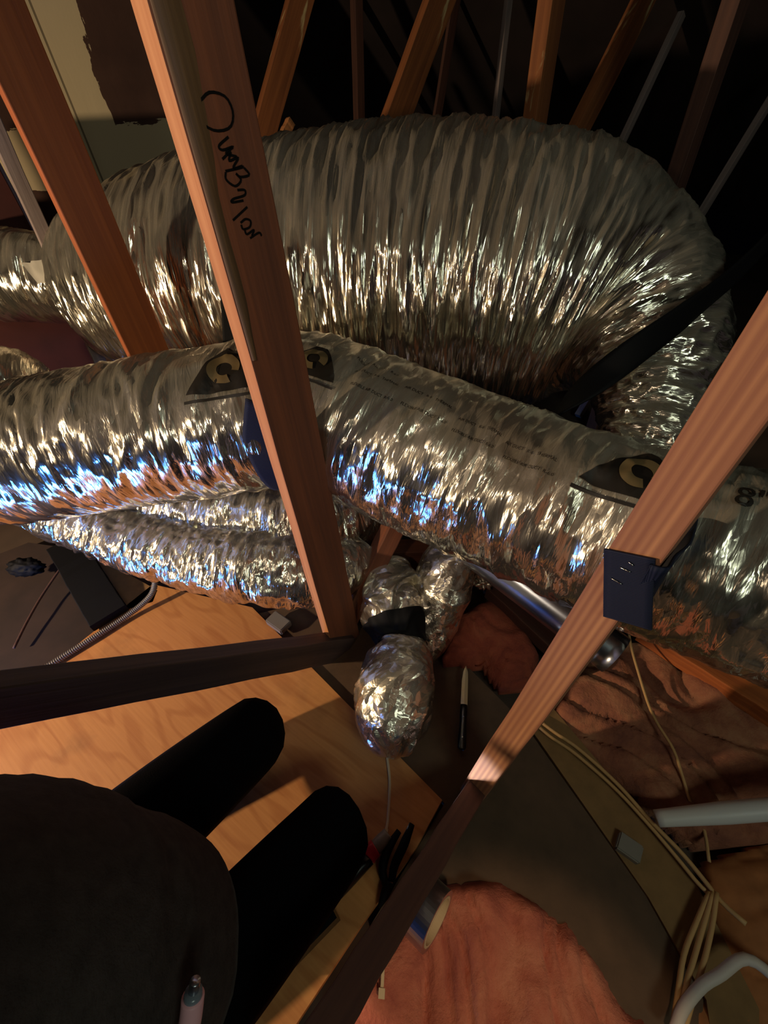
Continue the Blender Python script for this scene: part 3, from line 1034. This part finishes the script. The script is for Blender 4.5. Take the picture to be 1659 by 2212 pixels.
# ================================================================== FLOOR THINGS
ply = [PZ(*p) for p in ((330, 1262), (545, 1312), (760, 1530), (955, 1728), (900, 1830), (780, 2000), (640, 2212))]
ply += [Vector((-0.16, -0.35, 0)), Vector((-1.5, -0.35, 0)), PZ(-330, 1800), PZ(60, 1478)]
slab('plywood_sheet', ply, -0.02, 0.0, M['ply'], 'golden plywood sheet under the kneeling person', 'floor board')
slab('hardboard_panel', [PZ(*p, -0.014) for p in ((960, 1735), (770, 1540), (560, 1325), (700, 1290), (900, 1330), (1130, 1560), (1395, 1935), (1520, 2160), (1500, 2400), (900, 2400), (800, 2000))], -0.04, -0.014, M['board'], 'flat dull brown panel beside the plywood, under the knife', 'floor board')
slab('tan_plank', [PZ(*p, -0.008) for p in ((1128, 1548), (1195, 1530), (1330, 1690), (1500, 1900), (1640, 2180), (1640, 2400), (1560, 2400), (1526, 2160), (1400, 1937))], -0.04, -0.008, M['board_light'], 'narrow tan plank along the cables, right of the brown panel', 'floor board')
# glass wool
batt('insulation_batt', [PZ(*p) for p in ((860, 1990), (930, 1905), (1080, 1890), (1230, 1980), (1330, 2110), (1440, 2240), (1500, 2420), (1100, 2600), (700, 2500), (700, 2200))], -0.05, 0.075, M['pink'], 'bright pink glass wool batt at the bottom, under the silver tape roll', seed=61, lump=0.016, fold=0.022, fold_dir=(0.25, 0.97))
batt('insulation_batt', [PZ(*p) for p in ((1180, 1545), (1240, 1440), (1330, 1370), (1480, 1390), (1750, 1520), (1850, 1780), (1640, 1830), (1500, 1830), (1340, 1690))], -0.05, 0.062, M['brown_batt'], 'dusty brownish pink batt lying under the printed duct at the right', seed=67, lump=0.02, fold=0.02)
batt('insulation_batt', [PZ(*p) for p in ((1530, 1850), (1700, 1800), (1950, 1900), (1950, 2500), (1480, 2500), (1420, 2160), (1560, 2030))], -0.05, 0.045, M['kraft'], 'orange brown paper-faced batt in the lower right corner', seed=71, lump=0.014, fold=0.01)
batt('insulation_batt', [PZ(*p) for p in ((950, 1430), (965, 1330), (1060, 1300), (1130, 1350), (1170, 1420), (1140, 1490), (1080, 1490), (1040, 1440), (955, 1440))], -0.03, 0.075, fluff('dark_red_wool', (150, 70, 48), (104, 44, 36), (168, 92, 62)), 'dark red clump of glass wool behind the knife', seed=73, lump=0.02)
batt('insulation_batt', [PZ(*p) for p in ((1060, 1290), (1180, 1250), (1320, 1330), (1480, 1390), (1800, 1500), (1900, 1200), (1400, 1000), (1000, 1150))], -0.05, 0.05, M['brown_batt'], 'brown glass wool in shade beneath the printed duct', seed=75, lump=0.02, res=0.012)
# joist and board edges
timber('ceiling_joist', PZ(1395, 1352, 0.03), PZ(1760, 1580, 0.05), M['pine_red'], 'rusty brown joist running under the right end of the printed duct', 'joist', sx=0.05, sy=0.09, xdir=ZZ, seed=81)
timber('ceiling_joist', PZ(1070, 1265, 0.05), PZ(1260, 1440, 0.02), M['dark_wood'], 'brown joist between the red wool clump and the shining metal pipe', 'joist', sx=0.05, sy=0.085, xdir=ZZ, seed=82)
timber('ceiling_joist', PZ(140, 1175, 0.06), PZ(238, 1335, 0.02), M['black'], 'black board lying under the lowest duct at the left', 'board', sx=0.03, sy=0.11, xdir=ZZ, seed=83)
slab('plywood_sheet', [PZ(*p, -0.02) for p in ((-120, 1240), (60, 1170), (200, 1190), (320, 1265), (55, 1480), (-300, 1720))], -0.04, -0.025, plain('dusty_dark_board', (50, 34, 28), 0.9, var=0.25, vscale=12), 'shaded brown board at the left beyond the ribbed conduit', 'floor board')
slab('paper_sheet', [PZ(*p, 0.0) for p in ((185, 1205), (250, 1225), (340, 1275), (330, 1300), (270, 1318))], -0.006, 0.0, M['board_light'], 'tan sheet scrap between the black board and the ribbed conduit', 'sheet')
# conduit
tube('ribbed_conduit', [PZ(338, 1240, 0.10), PZ(326, 1285, 0.05), PZ(275, 1330, 0.018), PZ(190, 1385, 0.014), PZ(110, 1435, 0.012), PZ(20, 1490, 0.012), PZ(-90, 1560, 0.012)], 0.0085, M['grey'], label='ribbed grey metal conduit curving along the plywood edge at the left', cat='conduit', ridge=0.0012, ridge_n=110, sides=12)
tube('dark_cord', [PZ(150, 1200, 0.05), PZ(95, 1280, 0.02), PZ(60, 1340, 0.01), PZ(30, 1400, 0.0)], 0.004, M['dark_wood'], label='thin brown cord hanging at the left below the lowest duct', cat='cord')
blob('black_sleeve', PZ(55, 1225, 0.05), (0.06, 0.03, 0.035), M['black'], seed=3)
tag(bpy.data.objects['black_sleeve'], 'crumpled black wrapping at the left edge below the printed duct', 'wrapping')


def lump(c, x, hx, hy, hz, name, mat, label, cat):
    x = Vector(x).normalized(); y = ZZ.cross(x)
    bm = bmesh.new()
    v, f = boxvf(c, x, y, ZZ, hx, hy, hz)
    bv = [bm.verts.new(q) for q in v]
    for q in f: bm.faces.new([bv[i] for i in q])
    bmesh.ops.bevel(bm, geom=bm.edges[:], offset=min(hx, hy, hz) * 0.25, segments=2, affect='EDGES')
    me = bpy.data.meshes.new(name); bm.to_mesh(me); bm.free()
    return tag(link(name, me, mat, smooth=False), label, cat)


lump(PZ(602, 1345, 0.012), PZ(625, 1362) - PZ(580, 1330), 0.035, 0.022, 0.012, 'junction_box', M['grey'], 'small grey metal box lying on the floor left of the tall post foot', 'box')
lump(PZ(1358, 1832, -0.002), PZ(1385, 1850) - PZ(1335, 1815), 0.022, 0.017, 0.010, 'grey_offcut', M['grey'], 'small grey offcut on the brown panel beside the tan plank', 'offcut')

# ---------------------------------------------------------------- knife
kb, kt = PZ(997, 1622, 0.0), PZ(1006, 1442, 0.004)
kd = (kt - kb); kl = kd.length; kd.normalize(); kx = kd.cross(ZZ).normalized()
kn = empty('kitchen_knife', kb, 'small kitchen knife with black handle and bright blade lying on the brown panel', 'knife')
hl = kl * 0.50
rows = [(0.0, 0.006), (0.004, 0.0095), (0.02, 0.0105), (hl * 0.5, 0.0085), (hl * 0.85, 0.0095), (hl, 0.0085)]
vs, fs = [], []
for t, r in rows:
    for a in range(12):
        an = 2 * math.pi * a / 12
        vs.append(kb + kd * t + kx * r * math.cos(an) + ZZ * (0.008 + 0.0065 * math.sin(an)))
for i in range(len(rows) - 1):
    for a in range(12):
        q = i * 12 + a; q2 = i * 12 + (a + 1) % 12
        fs.append((q, q2, q2 + 12, q + 12))
fs += [tuple(range(12)), tuple(range((len(rows) - 1) * 12, len(rows) * 12))]
h = link('handle', pymesh('handle', vs, fs), M['black_gloss'], kn)
for t in (0.25, 0.7):
    blob('rivet', kb + kd * hl * t + ZZ * 0.0145, (0.0022, 0.0022, 0.0012), M['steel'], h, amp=0, sub=2)
bl = []
for t, a, b in ((hl - 0.002, -0.0075, 0.0085), (hl + 0.003, -0.0085, 0.0085), (kl * 0.8, -0.0085, 0.0075), (kl * 0.92, -0.006, 0.006), (kl, -0.0004, 0.0004)):
    for x_, th_ in ((a, 0.0006), ((a + b) / 2, 0.0011), (b, 0.0003)):
        bl.append((t, x_, th_))
vs = [kb + kd * t + kx * x_ + ZZ * (0.009 + th_) for t, x_, th_ in bl] + [kb + kd * t + kx * x_ + ZZ * (0.009 - th_) for t, x_, th_ in bl]
fs = []
for i in range(4):
    for j in range(2):
        a = i * 3 + j
        fs.append((a, a + 1, a + 4, a + 3)); fs.append((a + 15, a + 18, a + 19, a + 16))
    fs.append((i * 3, i * 3 + 3, i * 3 + 18, i * 3 + 15)); fs.append((i * 3 + 2, i * 3 + 17, i * 3 + 20, i * 3 + 5))
link('blade', pymesh('blade', vs, fs), plain('blade_steel', (205, 190, 150), 0.42, 0.7), kn, smooth=False)

# ---------------------------------------------------------------- cable ties
def cable_tie(pts, label, head_at_end=True):
    r = empty('cable_tie', pts[0], label, 'cable tie')
    P = catmull(pts, 30)
    wd = (Vector(P[-1]) - Vector(P[0])).cross(ZZ).normalized()
    ribbon('strip', pts, 0.0055, M['tie'], [wd] * len(pts), 0.0014, parent=r, n=30)
    d = (Vector(P[-1]) - Vector(P[-2])).normalized()
    v, f = boxvf(Vector(P[-1]) + d * 0.003, d, wd, d.cross(wd), 0.006, 0.0052, 0.0035)
    join('head', [(v, f)], M['tie'], r, smooth=False)
    return r


cable_tie([PZ(836, 1632, 0.004), PZ(842, 1690, 0.004), PZ(838, 1770, 0.004), PZ(833, 1795, 0.004)], 'thin beige cable tie lying on the plywood below the taped boot')
cable_tie([PZ(834, 1990, 0.046), PZ(829, 2050, 0.05), PZ(827, 2100, 0.052), PZ(825, 2140, 0.052)], 'beige cable tie with its square head lying on the pink batt')

# ---------------------------------------------------------------- tape roll
tc = PZ(920, 1966, 0.062)
ax = (PZ(945, 1985, 0.06) - PZ(895, 1935, 0.06)).normalized()
ax = (ax + ZZ * 0.16).normalized()
tx = ax.cross(ZZ).normalized(); ty = tx.cross(ax)
tr = empty('tape_roll', tc, 'silver foil tape roll with a cardboard core standing on the pink batt', 'tape')


def ring(name, r0, r1, hw, mat, seg=48):
    vs, fs = [], []
    for i in range(seg):
        a = 2 * math.pi * i / seg
        d = tx * math.cos(a) + ty * math.sin(a)
        for r, h_ in ((r0, -hw), (r1, -hw), (r1, hw), (r0, hw)):
            vs.append(tc + d * r + ax * h_)
    for i in range(seg):
        for j in range(4):
            a, b = i * 4 + j, i * 4 + (j + 1) % 4
            c, d = ((i + 1) % seg) * 4 + (j + 1) % 4, ((i + 1) % seg) * 4 + j
            fs.append((a, b, c, d))
    return link(name, pymesh(name, vs, fs), mat, tr, smooth=False)


ring('foil_tape', 0.0415, 0.050, 0.025, M['zinc'])
ring('cardboard_core', 0.037, 0.0414, 0.0255, M['tie'])

# ---------------------------------------------------------------- pliers, marker, bottle, dark tools
pr = empty('pliers', PZ(850, 1880, 0.01), 'black pliers lying on the plywood beside the near brace', 'pliers')
tube('handle', [PZ(890, 1780, 0.03), PZ(872, 1825, 0.03), PZ(852, 1870, 0.022), PZ(846, 1905, 0.018)], 0.009, M['black'], pr, radii=[0.006, 0.0095, 0.009, 0.007])
tube('handle', [PZ(862, 1795, 0.018), PZ(838, 1835, 0.018), PZ(826, 1880, 0.014), PZ(836, 1915, 0.014)], 0.009, M['black'], pr, radii=[0.006, 0.009, 0.009, 0.007])
tube('jaw', [PZ(842, 1905, 0.016), PZ(832, 1930, 0.014), PZ(818, 1962, 0.010)], 0.008, M['black'], pr, radii=[0.011, 0.009, 0.003])
fl = empty('flashlight', PZ(730, 1925, 0.02), 'slim black flashlight with a red ring and grey tip lying beside the right knee', 'flashlight')
tube('barrel', [PZ(648, 1990, 0.02), PZ(720, 1930, 0.02), PZ(796, 1850, 0.02)], 0.016, M['black_gloss'], fl, sides=16)
tube('red_ring', [PZ(794, 1852, 0.02), PZ(800, 1842, 0.02), PZ(811, 1831, 0.02)], 0.0165, M['red'], fl, sides=16)
tube('tip', [PZ(811, 1831, 0.02), PZ(826, 1815, 0.022), PZ(838, 1800, 0.024)], 0.013, M['grey'], fl, sides=16, radii=[0.014, 0.014, 0.011])
light('flashlight_beam', 'SPOT', PZ(846, 1792, 0.03), 5.5, (0.86, 0.92, 1.0), J + ZZ * 0.13, spot_size=math.radians(30), spot_blend=0.6, shadow_soft_size=0.012)
bt = empty('labelled_tube', PD(420, 2190, 0.40), 'small tube with a pink and white label sticking out beside the jacket hem', 'tube')
tube('body', [PD(404, 2240, 0.40), PD(414, 2180, 0.40), PD(418, 2140, 0.40)], 0.010, plain('clear_grey_tube', (110, 120, 130), 0.25), bt, sides=24, radii=[0.010, 0.010, 0.008])
tube('cap', [PD(418, 2142, 0.40), PD(420, 2130, 0.40), PD(422, 2118, 0.40)], 0.005, M['zinc'], bt, sides=18)
tube('label', [PD(409, 2215, 0.40), PD(413, 2190, 0.40), PD(417, 2152, 0.40)], 0.0104, M['pinklabel'], bt, sides=24)['label'] = 'pink and white label'
cg = empty('black_tool_case', PZ(640, 2030, 0.02), 'small black plastic tool case with a bright latch, right of the kneeling person', 'case')
cdir = (PZ(690, 1960) - PZ(520, 2130)).normalized()
v, f = boxvf(PZ(655, 2010, 0.03), cdir, ZZ.cross(cdir), ZZ, 0.06, 0.028, 0.025)
join('case_body', [(v, f)], M['black_gloss'], cg, smooth=False)
blob('latch', PZ(655, 2005, 0.058), (0.006, 0.006, 0.003), M['steel'], cg, amp=0, sub=2)

# ---------------------------------------------------------------- white pipe and cables
tube('plastic_pipe', [PZ(1418, 1768, 0.03), PZ(1540, 1758, 0.06), PZ(1659, 1748, 0.09), PZ(1900, 1728, 0.15)], 0.019, M['pvc'], label='white plastic pipe poking in from the right edge above the batts', cat='pipe', sides=24, radii=[0.015, 0.019, 0.019, 0.019])
tube('electric_cable', [PZ(1356, 1352, 0.10), PZ(1364, 1400, 0.06), PZ(1378, 1450, 0.045), PZ(1400, 1520, 0.03), PZ(1420, 1563, 0.03), PZ(1455, 1620, 0.03), PZ(1478, 1690, 0.02), PZ(1494, 1740, 0.012), PZ(1520, 1790, 0.01), PZ(1532, 1862, 0.012)], 0.0032, M['cable'],
     label='thin tan cable falling from the black strap on the striped strut, under the white pipe', cat='cable')
tube('electric_cable', [PZ(1150, 1545, 0.0), PZ(1195, 1580, 0.006), PZ(1250, 1618, 0.006), PZ(1330, 1690, 0.006), PZ(1404, 1772, 0.008), PZ(1470, 1840, 0.010), PZ(1520, 1900, 0.012), PZ(1560, 1950, 0.018), PZ(1612, 1996, 0.03)], 0.0042, M['cable'],
     label='tan cable running along the plank, its loose cut end at the lower right', cat='cable')
tube('electric_cable', [PZ(1148, 1556, 0.0), PZ(1190, 1592, 0.006), PZ(1240, 1626, 0.006), PZ(1325, 1700, 0.006), PZ(1400, 1780, 0.006), PZ(1460, 1850, 0.006), PZ(1505, 1905, 0.006), PZ(1532, 1932, 0.008)], 0.0038, M['cable'],
     label='tan cable beside the loose-ended one, ending at the three-strand bundle', cat='cable')
bun = [((1533, 1928), (1505, 1990), (1478, 2060), (1465, 2140), (1452, 2230)), ((1540, 1928), (1522, 1990), (1502, 2060), (1482, 2130), (1462, 2230)), ((1548, 1928), (1540, 1990), (1525, 2060), (1505, 2130), (1476, 2230))]
for k_, (pts, lab) in enumerate(zip(bun, ('left strand of the three cables fanning down at the lower right', 'middle strand of the three cables fanning down at the lower right', 'right strand of the three cables fanning down at the lower right'))):
    tube('electric_cable', [PZ(x, y, 0.012 + 0.003 * k_) for x, y in pts], 0.0042, M['cable'], label=lab, cat='cable', group='cables fanning down at the lower right')
tube('electric_cable', [PZ(1455, 2235, 0.02), PZ(1475, 2180, 0.022), PZ(1515, 2130, 0.025), PZ(1555, 2105, 0.03), PZ(1600, 2072, 0.035), PZ(1635, 2080, 0.035), PZ(1665, 2105, 0.03), PZ(1750, 2160, 0.03)], 0.0085, M['cable_white'],
     label='thick whitish cable looping in from the lower right edge', cat='cable')

# torn foil scraps around the red wool
for k_, (px, py, lab) in enumerate([(1012, 1242, 'crumpled foil scrap above the red wool clump'), (1046, 1250, 'crumpled foil scrap right of the other above the red wool')]):
    tag(blob('foil_scrap', PZ(px, py + 8, 0.1), (0.026, 0.02, 0.018), M['foil_wrap'], amp=0.7, freq=2.2, seed=k_ + 2), lab, 'foil scrap')

# ================================================================== PERSON
person = empty('person', (-0.45, 0.0, 0.0), 'person kneeling on the plywood in a charcoal jacket and black trousers, seen from above', 'person')
VP = {}


def body():
    V, E, R = [], [], []

    def add(p, r, prev=None):
        V.append(p); R.append(r)
        if prev is not None: E.append((prev, len(V) - 1))
        return len(V) - 1
    kl_, kr_ = Vector((-0.315, 0.425, 0.085)), Vector((-0.125, 0.225, 0.09))
    pel = add((-0.50, 0.0, 0.30), (0.13, 0.13))
    # legs: knees on the plywood, shins folded back
    for kn_, hip, ank in ((kl_, (-0.52, 0.13, 0.27), (-0.80, 0.16, 0.06)), (kr_, (-0.40, -0.08, 0.27), (-0.66, -0.12, 0.06))):
        h_ = add(hip, (0.095, 0.095), pel)
        mid_ = add(tuple((Vector(hip) + kn_) / 2), (0.092, 0.092), h_)
        k2 = add(tuple(kn_), (0.084, 0.084), mid_)
        sh = add(tuple((kn_ * 0.5 + Vector(ank) * 0.5) + Vector((0, 0, -0.015))), (0.055, 0.055), k2)
        a_ = add(ank, (0.04, 0.04), sh)
        add(tuple(Vector(ank) + Vector((-0.16, -0.10, -0.02))), (0.035, 0.035), a_)
    b1 = add((-0.50, -0.03, 0.52), (0.145, 0.145), pel)
    b2 = add((-0.56, -0.08, 0.76), (0.14, 0.14), b1)
    b3 = add((-0.62, -0.13, 0.96), (0.12, 0.12), b2)
    nk = add((-0.62, -0.13, 1.08), (0.055, 0.055), b3)
    hd = add((-0.62, -0.16, 1.18), (0.085, 0.095), nk)
    add((-0.62, -0.165, 1.28), (0.07, 0.08), hd)
    for sh_, el, wr, pd in (((-0.74, 0.02, 0.95), (-0.84, -0.12, 0.72), (-0.72, 0.06, 0.55), Vector((0.5, 0.75, -0.35))),
                            ((-0.50, -0.28, 0.95), (-0.32, -0.42, 0.78), (-0.10, -0.26, 0.98), Vector((0.62, 0.45, 0.6)))):
        s_ = add(sh_, (0.065, 0.065), b3)
        e_ = add(el, (0.045, 0.045), s_)
        w_ = add(wr, (0.028, 0.022), e_)
        pd = pd.normalized(); side = pd.cross(ZZ).normalized(); nrm = side.cross(pd)
        pm_ = add(tuple(Vector(wr) + pd * 0.05), (0.034, 0.018), w_)
        for q, ln_ in ((-1.5, 0.066), (-0.5, 0.078), (0.5, 0.074), (1.5, 0.060)):
            r0 = add(tuple(Vector(wr) + pd * 0.095 + side * q * 0.019), (0.009, 0.009), pm_)
            r1 = add(tuple(Vector(wr) + pd * (0.095 + ln_ * 0.55) + side * q * 0.021 - nrm * 0.008), (0.0085, 0.0085), r0)
            add(tuple(Vector(wr) + pd * (0.095 + ln_) + side * q * 0.020 - nrm * 0.024), (0.0075, 0.0075), r1)
        t0 = add(tuple(Vector(wr) + pd * 0.035 + side * 0.034), (0.011, 0.011), pm_)
        add(tuple(Vector(wr) + pd * 0.075 + side * 0.055 - nrm * 0.01), (0.0095, 0.0095), t0)
    me = bpy.data.meshes.new('body')
    me.from_pydata(V, E, [])
    o = bpy.data.objects.new('body', me); COL.objects.link(o)
    md = o.modifiers.new('skin', 'SKIN'); md.use_smooth_shade = True
    for sv, r in zip(me.skin_vertices[0].data, R): sv.radius = r
    me.skin_vertices[0].data[pel].use_root = True
    sd = o.modifiers.new('sub', 'SUBSURF'); sd.levels = 2; sd.render_levels = 2
    bpy.context.view_layer.update()
    dg = bpy.context.evaluated_depsgraph_get()
    nm = bpy.data.meshes.new_from_object(o.evaluated_get(dg))
    bpy.data.objects.remove(o)
    nm.name = 'body'
    nm.materials.clear()
    ob = link('body', nm, [M['trouser'], M['skin'], M['jacket']], person)
    for p in nm.polygons:
        c = p.center
        if c.z > 1.06: p.material_index = 1
        elif c.z > 0.42: p.material_index = 2
        for wr in (Vector((-0.72, 0.06, 0.55)), Vector((-0.10, -0.26, 0.98))):
            if (c - wr).length < 0.01 or ((c - wr).length < 0.24 and (c - wr).dot(Vector((0.5, 0.6, 0.1 if wr.z > 0.8 else -0.35))) > 0): p.material_index = 1
    return ob


body()
# charcoal jacket: loose bulging front and hem
JK = Duct([((-0.42, 0.005, 0.30), 0.165), ((-0.44, -0.005, 0.42), 0.178), ((-0.465, -0.012, 0.54), 0.18), ((-0.51, -0.042, 0.68), 0.17), ((-0.565, -0.09, 0.84), 0.17), ((-0.61, -0.12, 0.97), 0.16), ((-0.62, -0.13, 1.05), 0.08)],
          ds=0.012, arc=0.02, crease=0.006, fine=0.001, kf=(6, 4), seed=91, squash=1.13, front=(0.777, 0.629, 0))
link('jacket', JK.mesh('jacket'), M['jacket'], person)
hair = blob('hair', (-0.64, -0.18, 1.25), (0.098, 0.105, 0.085), M['hair'], person, amp=0.06, freq=4)
nose = blob('nose', (-0.55, -0.10, 1.175), (0.016, 0.016, 0.02), M['skin'], person, amp=0, sub=3)
